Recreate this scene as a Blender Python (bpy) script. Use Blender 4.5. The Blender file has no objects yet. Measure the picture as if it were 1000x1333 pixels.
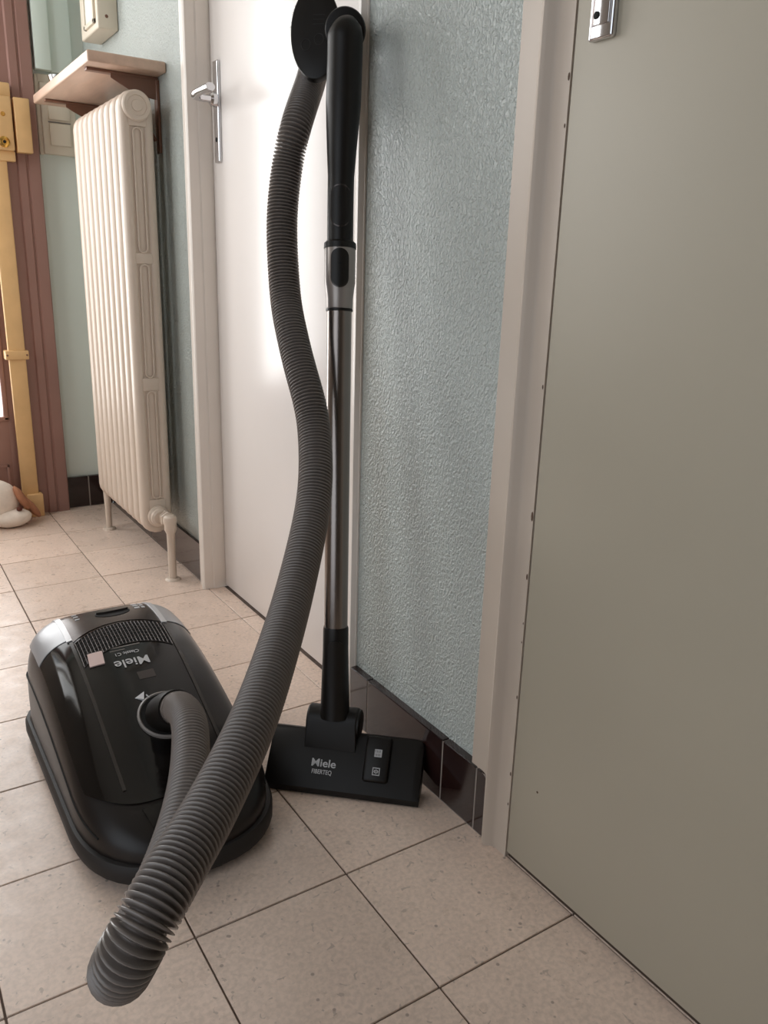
import bpy, bmesh, math, random
from mathutils import Vector, Matrix
C = bpy.context.scene.collection
SC = bpy.context.scene
random.seed(7)
PI = math.pi

# ------------------------------------------------------------------ camera
cam = bpy.data.objects.new('camera', bpy.data.cameras.new('camera'))
C.objects.link(cam)
rt = Vector((0.84040093, -0.54123762, 0.02807341)); up = Vector((0.13048864, 0.25234665, 0.95879815)); fw = Vector((0.52602186, 0.80211159, -0.28269772))
M = Matrix((rt, up, -fw)).transposed().to_4x4(); M.translation = Vector((-0.64035, -0.73473, 0.73487))
cam.matrix_world = M
cam.data.sensor_fit = 'VERTICAL'; cam.data.sensor_height = 36.0
cam.data.lens = 36.0 * 1048.646 / 1333.0
cam.data.clip_start = 0.02
SC.camera = cam

# ------------------------------------------------------------------ light
w = bpy.data.worlds.new('sky'); SC.world = w; w.use_nodes = True
w.node_tree.nodes['Background'].inputs[0].default_value = (0.85, 0.92, 1.0, 1)
w.node_tree.nodes['Background'].inputs[1].default_value = 1.5
def area(name, loc, aim, sx, sy, power, col):
    d = bpy.data.lights.new(name, 'AREA'); d.shape = 'RECTANGLE'; d.size = sx; d.size_y = sy; d.energy = power; d.color = col
    o = bpy.data.objects.new(name, d); C.objects.link(o); o.location = loc
    o.rotation_euler = (Vector(aim) - Vector(loc)).to_track_quat('-Z', 'Y').to_euler(); return o
area('daylight_entrance', (-0.67, 1.96, 1.00), (-0.67, 0.0, 1.00), 0.80, 1.42, 20.0, (1.0, 0.95, 0.92))
area('fill_near_opening', (-2.0, -0.45, 1.2), (0.0, -0.35, 1.0), 0.9, 1.2, 0.80, (1.0, 0.95, 0.88))  # added fill from an unseen opening, lifts the near end
area('fill_added_window', (-1.36, 1.36, 1.33), (0.0, 1.36, 1.0), 0.80, 1.10, 14.0, (1.0, 0.965, 0.93))  # added fill through an unseen window, brightens the far end
SC.view_settings.view_transform = 'Standard'; SC.view_settings.look = 'None'
SC.view_settings.exposure = 0.0; SC.view_settings.gamma = 1.0; SC.view_settings.use_curve_mapping = False
SC.cycles.max_bounces = 10; SC.cycles.diffuse_bounces = 6; SC.cycles.use_denoising = True

# ------------------------------------------------------------------ materials
def lin(c): return tuple(((x/255)/12.92 if x/255 <= .04045 else ((x/255+.055)/1.055)**2.4) for x in c)
def mat(name, rgb, rough=.5, metal=0., spec=.5, var=0., vscale=8., bump=0., bscale=200., coat=0., stretch=(1,1,1), coat_rough=.08):
    m = bpy.data.materials.new(name); m.use_nodes = True; nt = m.node_tree; b = nt.nodes['Principled BSDF']
    c = (*lin(rgb), 1)
    b.inputs['Base Color'].default_value = c; b.inputs['Roughness'].default_value = rough
    b.inputs['Metallic'].default_value = metal; b.inputs['Specular IOR Level'].default_value = spec
    b.inputs['Coat Weight'].default_value = coat; b.inputs['Coat Roughness'].default_value = coat_rough
    tc = nt.nodes.new('ShaderNodeTexCoord'); mp = nt.nodes.new('ShaderNodeMapping'); mp.inputs['Scale'].default_value = stretch
    nt.links.new(tc.outputs['Object'], mp.inputs[0])
    if var:
        n = nt.nodes.new('ShaderNodeTexNoise'); n.inputs['Scale'].default_value = vscale; n.inputs['Detail'].default_value = 6
        nt.links.new(mp.outputs[0], n.inputs['Vector'])
        r = nt.nodes.new('ShaderNodeValToRGB'); r.color_ramp.elements[0].position = .3; r.color_ramp.elements[1].position = .7
        r.color_ramp.elements[0].color = (*[x*(1-var) for x in c[:3]], 1); r.color_ramp.elements[1].color = (*[min(1, x*(1+var)) for x in c[:3]], 1)
        nt.links.new(n.outputs['Fac'], r.inputs[0]); nt.links.new(r.outputs[0], b.inputs['Base Color'])
    if bump:
        n = nt.nodes.new('ShaderNodeTexNoise'); n.inputs['Scale'].default_value = bscale; n.inputs['Detail'].default_value = 3
        nt.links.new(mp.outputs[0], n.inputs['Vector'])
        bp = nt.nodes.new('ShaderNodeBump'); bp.inputs['Strength'].default_value = bump; bp.inputs['Distance'].default_value = .002
        nt.links.new(n.outputs['Fac'], bp.inputs['Height']); nt.links.new(bp.outputs[0], b.inputs['Normal'])
    return m

def wall_mat(name, rgb):
    m = mat(name, rgb, .33, spec=.6); nt = m.node_tree; b = nt.nodes['Principled BSDF']
    tc = nt.nodes.new('ShaderNodeTexCoord'); mp = nt.nodes.new('ShaderNodeMapping'); mp.inputs['Scale'].default_value = (1, 1, .7)
    mp.inputs['Rotation'].default_value = (-.30, 0, 0)
    nt.links.new(tc.outputs['Object'], mp.inputs[0])
    n1 = nt.nodes.new('ShaderNodeTexNoise'); n1.inputs['Scale'].default_value = 290; n1.inputs['Detail'].default_value = 1.5; n1.inputs['Distortion'].default_value = .6
    nt.links.new(mp.outputs[0], n1.inputs['Vector'])
    r = nt.nodes.new('ShaderNodeValToRGB'); r.color_ramp.elements[0].position = .36; r.color_ramp.elements[1].position = .74
    nt.links.new(n1.outputs['Fac'], r.inputs[0])
    bp = nt.nodes.new('ShaderNodeBump'); bp.inputs['Strength'].default_value = .75; bp.inputs['Distance'].default_value = .0026
    nt.links.new(r.outputs[0], bp.inputs['Height']); nt.links.new(bp.outputs[0], b.inputs['Normal'])
    return m

def tile_mat(name, rgb):
    m = mat(name, rgb, .33, spec=.5); nt = m.node_tree; b = nt.nodes['Principled BSDF']; L = nt.links
    g = nt.nodes.new('ShaderNodeNewGeometry'); oi = nt.nodes.new('ShaderNodeObjectInfo')
    def noise(s, d=4.0, dist=0.):
        n = nt.nodes.new('ShaderNodeTexNoise'); n.inputs['Scale'].default_value = s; n.inputs['Detail'].default_value = d; n.inputs['Distortion'].default_value = dist
        L.new(g.outputs['Position'], n.inputs['Vector']); return n
    def ramp(src, p0, p1, c0, c1):
        r = nt.nodes.new('ShaderNodeValToRGB'); e = r.color_ramp.elements; e[0].position = p0; e[1].position = p1; e[0].color = (*c0, 1); e[1].color = (*c1, 1)
        L.new(src, r.inputs[0]); return r
    def mix(mode, fac, a, bb):
        x = nt.nodes.new('ShaderNodeMix'); x.data_type = 'RGBA'; x.blend_type = mode
        if isinstance(fac, float): x.inputs[0].default_value = fac
        else: L.new(fac, x.inputs[0])
        for i, v in ((6, a), (7, bb)):
            if isinstance(v, tuple): x.inputs[i].default_value = (*v, 1)
            else: L.new(v, x.inputs[i])
        return x.outputs[2]
    base = lin(rgb)
    cl = ramp(noise(14, 6).outputs['Fac'], .3, .72, tuple(x*.86 for x in base), tuple(x*1.07 for x in base))
    sp = ramp(noise(170, 4, .3).outputs['Fac'], .36, .62, tuple(x*.74 for x in base), tuple(x*1.05 for x in base))
    col = mix('MIX', .5, cl.outputs[0], sp.outputs[0])
    chips = ramp(noise(95, 2, .7).outputs['Fac'], .665, .70, (0, 0, 0), (1, 1, 1))
    col = mix('MIX', chips.outputs[0], col, tuple(x*.66 for x in base))
    v = nt.nodes.new('ShaderNodeTexVoronoi'); v.inputs['Scale'].default_value = 62; L.new(g.outputs['Position'], v.inputs['Vector'])
    dots = ramp(v.outputs['Distance'], .10, .16, (1, 1, 1), (0, 0, 0))
    sel = ramp(v.outputs['Color'], .62, .66, (0, 0, 0), (1, 1, 1))
    dm = mix('MULTIPLY', 1.0, dots.outputs[0], sel.outputs[0])
    col = mix('MIX', dm, col, tuple(x*.5 for x in base))
    rnd = ramp(oi.outputs['Random'], 0, 1, (.93, .92, .91), (1.04, 1.03, 1.02))
    col = mix('MULTIPLY', 1.0, col, rnd.outputs[0])
    L.new(col, b.inputs['Base Color'])
    rr = ramp(noise(30, 5).outputs['Fac'], .3, .7, (.24,)*3, (.42,)*3); L.new(rr.outputs[0], b.inputs['Roughness'])
    return m

MT = dict(
    wall=wall_mat('textured_blue_paint', (184, 191, 187)),
    backwall=mat('smooth_green_paint', (226, 234, 226), .45, bump=.15, bscale=60),
    plain=mat('plain_wall_paint', (222, 222, 214), .7),
    dim=mat('taupe_wall_paint', (140, 130, 120), .8),
    ceil=mat('ceiling_paint', (200, 196, 188), .8),
    floor=tile_mat('speckled_tile', (228, 207, 192)),
    grout=mat('dark_grout', (96, 80, 70), .9, var=.3, vscale=60),
    base=mat('glazed_brown_tile', (40, 24, 22), .12, spec=.5, var=.35, vscale=9, coat=.3),
    joint=mat('pale_joint', (150, 140, 132), .8),
    casing=mat('cream_gloss_paint', (230, 221, 212), .30, var=.03, vscale=5, bump=.05, bscale=40),
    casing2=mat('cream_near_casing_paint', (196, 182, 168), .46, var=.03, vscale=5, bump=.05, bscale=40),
    door=mat('white_door_paint', (236, 230, 226), .24, var=.015, vscale=3, bump=.03, bscale=18),
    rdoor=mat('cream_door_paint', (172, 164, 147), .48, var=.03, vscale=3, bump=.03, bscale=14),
    gap=mat('gap_shade', (74, 60, 50), .9),  # shade of the under-door gap put into the colour
    brownd=mat('brown_door_paint', (160, 122, 110), .4, var=.08, vscale=6),
    brownf=mat('brown_frame_paint', (152, 115, 105), .35, var=.08, vscale=6),
    yellow=mat('ochre_lock_paint', (226, 186, 132), .4, var=.06, vscale=20),
    brass=mat('brass', (214, 170, 90), .25, metal=1.),
    chrome=mat('chrome', (215, 215, 218), .12, metal=1.),
    enamel=mat('cream_enamel', (214, 199, 184), .34, spec=.5),
    shelf=mat('varnished_board', (206, 176, 156), .35, var=.08, vscale=12, stretch=(6, 1, 6)),
    bracket=mat('brown_metal', (120, 84, 66), .45),
    ivory=mat('ivory_plastic', (222, 212, 194), .45),
    teal=mat('teal_painted_box', (216, 229, 221), .5),
    gloss=mat('gloss_black_plastic', (16, 13, 12), .10, spec=.42),
    satin=mat('dark_satin_plastic', (27, 22, 20), .36, spec=.35, var=.03, vscale=20),
    rubber=mat('black_rubber', (26, 23, 22), .6),
    black=mat('black_plastic', (20, 16, 13), .42, spec=.35),
    void=mat('black_recess', (8, 8, 8), .8),
    silver=mat('silver_plastic', (172, 173, 176), .32, metal=.15),
    strip=mat('bright_strip', (206, 206, 208), .3, metal=.1),
    dgrey=mat('dark_metallic_plastic', (74, 68, 66), .24, metal=.5),
    ridge=mat('ridge_plastic', (46, 41, 38), .25),
    grey=mat('grey_plastic', (128, 122, 118), .4),
    hose=mat('dark_grey_hose', (118, 110, 105), .26, spec=.5),
    steel=mat('brushed_steel', (140, 132, 127), .24, metal=1., bump=.05, bscale=60, stretch=(20, 20, .3)),
    cuff=mat('grey_metal_cuff', (158, 150, 145), .30, metal=.45),
    print=mat('silver_print', (196, 196, 198), .5),
    reflection_patch=mat('pink_white_reflection', (226, 200, 194), .5),  # colour of a reflection seen on the lid
    plushw=mat('white_plush', (236, 224, 212), .95, var=.06, vscale=60, bump=.5, bscale=160),
    plushb=mat('brown_plush', (176, 122, 92), .95, var=.12, vscale=60, bump=.5, bscale=160),
    plushd=mat('dark_brown_plush', (92, 50, 38), .9),
    chip=mat('chipped_paint_brown', (92, 72, 58), .8),
)
def glass_mat(name, tint, clear):
    m = bpy.data.materials.new(name); m.use_nodes = True; nt = m.node_tree; nt.nodes.clear()
    o = nt.nodes.new('ShaderNodeOutputMaterial'); t = nt.nodes.new('ShaderNodeBsdfTransparent'); t.inputs[0].default_value = (*tint, 1)
    gl = nt.nodes.new('ShaderNodeBsdfGlossy'); gl.inputs['Roughness'].default_value = .05; mx = nt.nodes.new('ShaderNodeMixShader')
    lw = nt.nodes.new('ShaderNodeLayerWeight'); lw.inputs[0].default_value = clear
    nt.links.new(lw.outputs['Facing'], mx.inputs[0]); nt.links.new(t.outputs[0], mx.inputs[1]); nt.links.new(gl.outputs[0], mx.inputs[2]); nt.links.new(mx.outputs[0], o.inputs[0])
    return m
MT['pane'] = glass_mat('window_glass', (.94, .95, .95), .12)
MT['dish'] = glass_mat('clear_glass', (.85, .87, .9), .45)

# ------------------------------------------------------------------ helpers
def wloc(o):
    v = Vector((0, 0, 0))
    while o: v += o.location; o = o.parent
    return v
def empty(name, loc, label, cat, group=None):
    o = bpy.data.objects.new(name, None); C.objects.link(o); o.location = loc; o.empty_display_size = .05
    o['label'] = label; o['category'] = cat
    if group: o['group'] = group
    return o
def finish(name, me, m, parent=None, org=None, smooth=True, angle=35):
    """me is in world coordinates; move its origin to org (or the parent's origin)."""
    pl = wloc(parent) if parent else Vector((0, 0, 0))
    if org is None: org = pl
    org = Vector(org)
    me.transform(Matrix.Translation(-org))
    o = bpy.data.objects.new(name, me); C.objects.link(o)
    o.location = org - pl; o.parent = parent
    if m: me.materials.append(m)
    if smooth:
        me.shade_smooth()
        try: me.set_sharp_from_angle(angle=math.radians(angle))
        except Exception: pass
    return o
def tomesh(bm, name='m'):
    bmesh.ops.recalc_face_normals(bm, faces=bm.faces)
    me = bpy.data.meshes.new(name); bm.to_mesh(me); bm.free(); return me
def add_box(bm, x0, x1, y0, y1, z0, z1, bev=0., seg=2, mtx=None):
    t = bmesh.new(); bmesh.ops.create_cube(t, size=1)
    for v in t.verts: v.co = Vector((x0+(v.co.x+.5)*(x1-x0), y0+(v.co.y+.5)*(y1-y0), z0+(v.co.z+.5)*(z1-z0)))
    if bev: bmesh.ops.bevel(t, geom=t.edges[:], offset=bev, segments=seg, profile=.5, affect='EDGES')
    if mtx: t.transform(mtx)
    me = bpy.data.meshes.new('t'); t.to_mesh(me); t.free(); bm.from_mesh(me); bpy.data.meshes.remove(me)
def box(name, m, parent, x0, x1, y0, y1, z0, z1, bev=.001, seg=2, mtx=None, org=None):
    bm = bmesh.new(); add_box(bm, x0, x1, y0, y1, z0, z1, bev, seg, mtx)
    return finish(name, tomesh(bm), m, parent, org)
def add_rings(bm, rings, close=False, cap=True):
    vs = [[bm.verts.new(p) for p in r] for r in rings]; n = len(vs[0]); k = len(vs)
    for i in range(k if close else k-1):
        a, b = vs[i], vs[(i+1) % k]
        for j in range(n): bm.faces.new((a[j], a[(j+1) % n], b[(j+1) % n], b[j]))
    if cap and not close:
        bm.faces.new(vs[0][::-1]); bm.faces.new(vs[-1])
def frame_for(t, ref):
    t = t.normalized(); r = ref - t*ref.dot(t)
    if r.length < 1e-4: r = Vector((1, 0, 0)) - t*t.x
    r.normalize(); return r, t.cross(r)
def add_tube(bm, pts, rad, n=20, close=False, ref=None, cap=True, sx=1., sy=1., pw=2.):
    pts = [Vector(p) for p in pts]; k = len(pts)
    if not hasattr(rad, '__len__'): rad = [rad]*k
    T = []
    for i in range(k):
        a = pts[(i-1) % k] if (close or i > 0) else pts[i]; b = pts[(i+1) % k] if (close or i < k-1) else pts[i]
        T.append((b-a).normalized())
    r = ref or (Vector((0, 0, 1)) if abs(T[0].z) < .8 else Vector((1, 0, 0)))
    rings = []
    for i in range(k):
        u, v = frame_for(T[i], r)
        if ref is None: r = u
        ring = []
        for j in range(n):
            a = 2*PI*j/n; c, s = math.cos(a), math.sin(a)
            c = math.copysign(abs(c)**(2/pw), c); s = math.copysign(abs(s)**(2/pw), s)
            ring.append(pts[i] + u*(rad[i]*sx*c) + v*(rad[i]*sy*s))
        rings.append(ring)
    add_rings(bm, rings, close, cap)
def tube(name, m, parent, pts, rad, n=20, **k):
    bm = bmesh.new(); add_tube(bm, pts, rad, n, **k); return finish(name, tomesh(bm), m, parent)
def add_lathe(bm, prof, origin, axis=(0, 0, 1), n=32):
    """prof: list of (radius, height along axis)."""
    ax = Vector(axis).normalized(); u, v = frame_for(ax, Vector((0, 0, 1)) if abs(ax.z) < .9 else Vector((1, 0, 0)))
    o = Vector(origin)
    rings = [[o + ax*h + (u*math.cos(2*PI*j/n) + v*math.sin(2*PI*j/n))*max(r, 1e-5) for j in range(n)] for r, h in prof]
    add_rings(bm, rings)
def lathe(name, m, parent, prof, origin, axis=(0, 0, 1), n=32):
    bm = bmesh.new(); add_lathe(bm, prof, origin, axis, n); return finish(name, tomesh(bm), m, parent)
def smooth_path(pts, step):
    P = [Vector(p) for p in pts]; out = []
    for i in range(len(P)-1):
        p0 = P[i-1] if i else P[0]*2-P[1]; p1 = P[i]; p2 = P[i+1]; p3 = P[i+2] if i+2 < len(P) else P[-1]*2-P[-2]
        for k in range(40):
            t = k/40
            out.append(.5*((2*p1)+(p2-p0)*t+(2*p0-5*p1+4*p2-p3)*t*t+(3*p1-p0-3*p2+p3)*t**3))
    out.append(P[-1])
    for _ in range(60): out = [out[0]] + [(out[i-1]+out[i]*2+out[i+1])/4 for i in range(1, len(out)-1)] + [out[-1]]
    res = [out[0]]; acc = 0.; need = step
    for a, b in zip(out, out[1:]):
        l = (b-a).length
        while acc + l >= need:
            t = (need-acc)/l; a = a.lerp(b, t); l = (b-a).length; res.append(a.copy()); acc = 0.
        acc += l
    return res
def structure(o):
    o['kind'] = 'structure'; return o
def text_mesh(s, size, bold=0., align='CENTER', depth=.0004, sx=1.):
    cu = bpy.data.curves.new('txt', 'FONT'); cu.body = s; cu.size = size; cu.align_x = align; cu.align_y = 'CENTER'; cu.offset = bold; cu.extrude = depth
    o = bpy.data.objects.new('txt', cu); C.objects.link(o)
    dg = bpy.context.evaluated_depsgraph_get(); me = bpy.data.meshes.new_from_object(o.evaluated_get(dg))
    bpy.data.objects.remove(o); bpy.data.curves.remove(cu)
    me.transform(Matrix.Scale(sx, 4, (1, 0, 0)))
    return me

# ------------------------------------------------------------------ room shell
FX0, FX1, FY0, FY1 = -1.25, .05, -2.0, 1.856
CEIL = 2.1
ground = structure(box('floor', MT['grout'], None, FX0-.9, .06, FY0-.05, FY1, -.05, -.0022, 0, org=(0, 0, -.05)))
T = .2; JN = .0012
def tile_mesh(w_, d_):
    bm = bmesh.new(); add_box(bm, -w_/2, w_/2, -d_/2, d_/2, -.008, 0, .0006, 1); return tomesh(bm, 'tile')
tm = tile_mesh(T-2*JN, T-2*JN); tm.materials.append(MT['floor'])
sm_ = tile_mesh(.0375, T-2*JN); sm_.materials.append(MT['floor'])
def put(me, x, y, rot=0):
    o = bpy.data.objects.new('tile', me); C.objects.link(o); o.parent = ground
    o.location = Vector((x, y, random.uniform(-.0003, .0003))) - ground.location
    o.rotation_euler = (random.uniform(-.001, .001), random.uniform(-.001, .001), rot)
for i in range(-6, 0):
    for j in range(-8, 9):
        put(tm, (i+.5)*T, (j+.5)*T)
bmx = tile_mesh(T-2*JN, .05); bmx.materials.append(MT['floor'])
for i in range(-6, 0): put(bmx, (i+.5)*T, 1.8+.028)
for j in range(-8, 6): put(sm_, .0193, (j+.5)*T)

WX = .006      # plaster face of the right wall
def wall_piece(name, parts, m):
    bm = bmesh.new()
    for p in parts: add_box(bm, *p)
    return structure(finish(name, tomesh(bm), m, None, smooth=False))
# right wall: openings for the far door (Y .33-.93) and near door (Y -.75..-.08)
wall_piece('wall_right', [(WX, .14, 1.012, 1.96, 0, CEIL), (WX, .14, -.055, .335, 0, CEIL), (WX, .14, .335, .995, 1.72, CEIL), (WX, .14, -.72, -.055, 1.72, CEIL), (WX, .14, FY0, -.72, 0, CEIL)], MT['wall'])
wall_piece('wall_back', [(-.136, WX, 1.856, 1.96, 0, CEIL), (-1.35, -1.20, 1.856, 1.96, 0, CEIL), (-1.20, -.136, 1.856, 1.96, 1.78, CEIL)], MT['backwall'])
wall_piece('wall_left', [(-1.30, -1.20, .10, .94, 0, CEIL), (-1.30, -1.20, 1.78, 1.96, 0, CEIL), (-1.30, -1.20, .94, 1.78, 0, .76), (-1.30, -1.20, .94, 1.78, 1.92, CEIL), (-1.30, -1.20, FY0, -1.0, 0, CEIL), (-1.30, -1.20, -1.0, .10, 1.75, CEIL)], MT['dim'])
bm = bmesh.new()
for p in ((.92, .97, .74, 1.94), (1.75, 1.80, .74, 1.94), (.92, 1.80, .74, .79), (.92, 1.80, 1.89, 1.94), (1.34, 1.38, .76, 1.92)): add_box(bm, -1.26, -1.185, p[0], p[1], p[2], p[3], .003)
w1 = structure(finish('added_window', tomesh(bm), MT['casing'], None))  # unseen window, added to carry the side fill light
for y0, y1 in ((.965, 1.345), (1.375, 1.755)): box('pane', MT['pane'], w1, -1.233, -1.228, y0, y1, .785, 1.895, 0)
wall_piece('wall_front', [(-1.45, .14, FY0-.1, FY0, 0, CEIL)], MT['dim'])
wall_piece('ceiling', [(-1.45, .14, FY0-.1, 1.96, CEIL, CEIL+.08)], MT['ceil'])

# dark glazed skirting tiles, one by one
def skirting(name, along, segs, face, wallface):
    root = None
    bm = bmesh.new()
    lo, hi = segs[0][0], segs[-1][1]
    if along == 'Y': add_box(bm, face+.0007, wallface+.004, lo+.0005, hi-.0005, 0, .0965)
    else: add_box(bm, lo, hi, face+.0007, wallface+.002, 0, .0965)
    root = structure(finish(name, tomesh(bm), MT['joint'], None, smooth=False))
    for a, b, rnd in segs:
        bm = bmesh.new()
        if along == 'Y': add_box(bm, face, wallface+.003, a+.0006, b-.0006, .001, .098, 0)
        else: add_box(bm, a+.0008, b-.0008, face, wallface+.001, .001, .098, 0)
        es = [e for e in bm.edges]
        if rnd:
            er = [e for e in es if all(abs(v.co.y-(a+.0006)) < 1e-5 and abs(v.co.z-.098) < 1e-5 for v in e.verts)]
            bmesh.ops.bevel(bm, geom=er, offset=.016, segments=5, affect='EDGES', profile=.5)
        bmesh.ops.bevel(bm, geom=[e for e in bm.edges if len(e.link_faces) == 2 and e.calc_face_angle(0) > .6], offset=.0012, segments=2, affect='EDGES')
        finish('tile', tomesh(bm), MT['base'], root)
    return root
skirting('baseboard_right', 'Y', [(-.0400, -.015, True), (-.015, .061, False), (.061, .266, False), (.266, .322, False)], -.0065, WX)
skirting('baseboard_side', 'Y', [(1.0405, 1.236, False), (1.236, 1.438, False), (1.438, 1.64, False), (1.64, 1.842, False)], -.0005, WX)
skirting('baseboard_back', 'X', [(-.206, -.168, False), (-.168, -.072, False), (-.072, -.001, False)], 1.8425, 1.856)

# ------------------------------------------------------------------ doors on the right wall
def prism_y(name, m, parent, poly, z0, z1, bev=0):
    """poly in (x,y), extruded in z."""
    bm = bmesh.new(); a = [bm.verts.new((x, y, z0)) for x, y in poly]; b = [bm.verts.new((x, y, z1)) for x, y in poly]
    n = len(poly); bm.faces.new(a[::-1]); bm.faces.new(b)
    for i in range(n): bm.faces.new((a[i], a[(i+1) % n], b[(i+1) % n], b[i]))
    return finish(name, tomesh(bm), m, parent, smooth=True, angle=40)
# casing of the far door: stepped far jamb, slim near jamb, head
t1 = structure(prism_y('trim_1', MT['casing'], None, [(.12, 1.040), (-.002, 1.040), (-.006, 1.037), (-.006, 1.028), (.000, 1.025), (.000, 1.021), (-.006, 1.018), (-.011, 1.013), (-.013, 1.006), (-.013, 1.000), (-.010, .996), (.010, .996), (.013, .993), (.039, .993), (.12, .993)], 0, 1.73))
t2 = structure(prism_y('trim_2', MT['casing'], None, [(.12, .346), (.010, .346), (-.002, .340), (-.004, .334), (-.004, .328), (.001, .3245), (.003, .3235), (.003, .3215), (.12, .3215)], 0, 1.73))
structure(box('trim_3', MT['casing'], None, -.006, .12, .325, 1.035, 1.73, 1.80, .003))
d1 = structure(box('door_1', MT['door'], None, .040, .085, .340, .9915, .006, 1.728, .0015, org=(.06, .63, 0)))
def handle_plate(parent, yc, z0, z1, xf, pw, key):
    """chrome back plate on a face looking to -X, at x = xf."""
    bm = bmesh.new()
    add_box(bm, xf-.006, xf+.001, yc-pw/2, yc+pw/2, z0, z1, .0028, 3)
    return finish('handle_plate', tomesh(bm), MT['chrome'], parent)
hp = handle_plate(d1, .955, .945, 1.133, .040, .026, True)
tube('lever', MT['chrome'], hp, smooth_path([(.034, .955, 1.062), (.012, .955, 1.062), (-.004, .953, 1.062), (-.011, .945, 1.063), (-.0125, .925, 1.066), (-.012, .862, 1.066)], .006), .0095, 16, sx=.75, sy=1.0)
lathe('lever_collar', MT['chrome'], hp, [(.014, 0), (.014, .008), (.010, .012)], (.034, .955, 1.062), (-1, 0, 0), 24)
lathe('keyhole', MT['void'], hp, [(.0045, 0), (.0045, .0006)], (.0339, .955, .988), (-1, 0, 0), 16)

t4 = structure(prism_y('trim_4', MT['casing2'], None, [(.12, .0005), (.0, .0005), (-.003, -.001), (-.0035, -.003), (-.0035, -.034), (-.006, -.038), (-.012, -.041), (-.0145, -.046), (-.012, -.051), (-.006, -.055), (-.004, -.060), (-.004, -.0805), (.03, -.0805), (.03, -.0805), (.12, -.0805)], 0, 1.73))
for z, y, s in ((.93, -.0785, 1.2), (.885, -.0783, .8), (.62, -.0782, .9), (.47, -.0785, 1.6), (.395, -.0784, 1.2), (.335, -.0786, .6), (.31, -.0786, .6), (.235, -.0785, .9), (.125, -.0784, 1.0), (.08, -.0783, .8)):
    bm = bmesh.new(); add_lathe(bm, [(.0012*s, 0), (.001*s, .0003)], (-.0041, y, z), (-1, 0, 0), 8)
    for v in bm.verts: v.co.z = z + (v.co.z-z)*(1.6+s)
    finish('paint_chip', tomesh(bm), MT['chip'], t4)
structure(box('trim_5', MT['casing2'], None, -.004, .12, -.75, .0, 1.73, 1.80, .003))
structure(prism_y('trim_6', MT['casing2'], None, [(.12, -.745), (-.004, -.745), (-.004, -.80), (.12, -.80)], 0, 1.73))
structure(box('gap_shade_strip', MT['gap'], None, .002, .10, -.745, -.081, -.002, .004, 0))  # dark strip standing in for the shade under the near door
d2 = structure(box('door_2', MT['rdoor'], None, -.004, .04, -.742, -.0828, .0095, 1.728, .0015, org=(.02, -.4, 0)))
hp = handle_plate(d2, -.1205, .954, 1.16, -.004, .031, True)
box('plate_face', MT['chrome'], hp, -.0118, -.0095, -.1318, -.1092, .966, 1.15, .0008)
lathe('screw', MT['void'], hp, [(.0034, 0), (.0034, .0010), (.002, .0014)], (-.0116, -.1165, .9745), (-1, 0, 0), 16)
lathe('keyhole', MT['void'], hp, [(.0045, 0), (.0045, .0006)], (-.0119, -.1165, 1.0), (-1, 0, 0), 16)
tube('lever', MT['chrome'], hp, smooth_path([(-.010, -.1205, 1.09), (-.040, -.1205, 1.09), (-.050, -.13, 1.09), (-.052, -.15, 1.09), (-.052, -.22, 1.087)], .006), .0085, 14)
lathe('door_nick', MT['chip'], d2, [(.0016, 0), (.0012, .0003)], (-.0041, -.1275, .128), (-1, 0, 0), 10)

# ------------------------------------------------------------------ entrance door at the back (door_3)
t8 = structure(prism_y('trim_8', MT['brownf'], None, [(-.138, 1.90), (-.138, 1.826), (-.141, 1.823), (-.168, 1.823), (-.171, 1.827), (-.174, 1.827), (-.177, 1.823), (-.196, 1.823), (-.200, 1.829), (-.245, 1.829), (-.245, 1.835), (-.258, 1.835), (-.258, 1.90)], 0, 1.78))
structure(box('trim_9', MT['brownf'], None, -1.20, -.138, 1.823, 1.90, 1.72, 1.79, .004))
structure(box('trim_10', MT['brownf'], None, -1.20, -1.14, 1.823, 1.90, 0, 1.72, .004))
bm = bmesh.new()
for p in ((-.288, -.260, .004, 1.718), (-1.138, -1.07, .004, 1.718)): add_box(bm, p[0], p[1], 1.842, 1.885, p[2], p[3], .002)
for z0, z1 in ((.004, .292), (1.66, 1.718)): add_box(bm, -1.08, -.282, 1.8425, 1.8845, z0, z1, .002)
d3 = structure(finish('door_3', tomesh(bm), MT['brownd'], None, org=(-.6, 1.86, 0)))
bm = bmesh.new()
for x0, x1, z0, z1 in ((-1.04, -.296, .150, .158), (-1.04, -.296, .05, .058), (-1.04, -1.032, .05, .158), (-.304, -.296, .05, .158)): add_box(bm, x0, x1, 1.8385, 1.844, z0, z1, .0015)
finish('panel_moulding', tomesh(bm), MT['brownd'], d3)
box('pane', MT['pane'], d3, -1.072, -.286, 1.858, 1.863, .288, 1.664, 0)
bm = bmesh.new()
for z0, z1 in ((.288, .302), (1.65, 1.664)): add_box(bm, -1.075, -.284, 1.838, 1.858, z0, z1, .003)
for x0, x1 in ((-1.075, -1.06), (-.298, -.284)): add_box(bm, x0, x1, 1.838, 1.858, .29, 1.66, .003)
finish('glazing_bead', tomesh(bm), MT['brownd'], d3)

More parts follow.
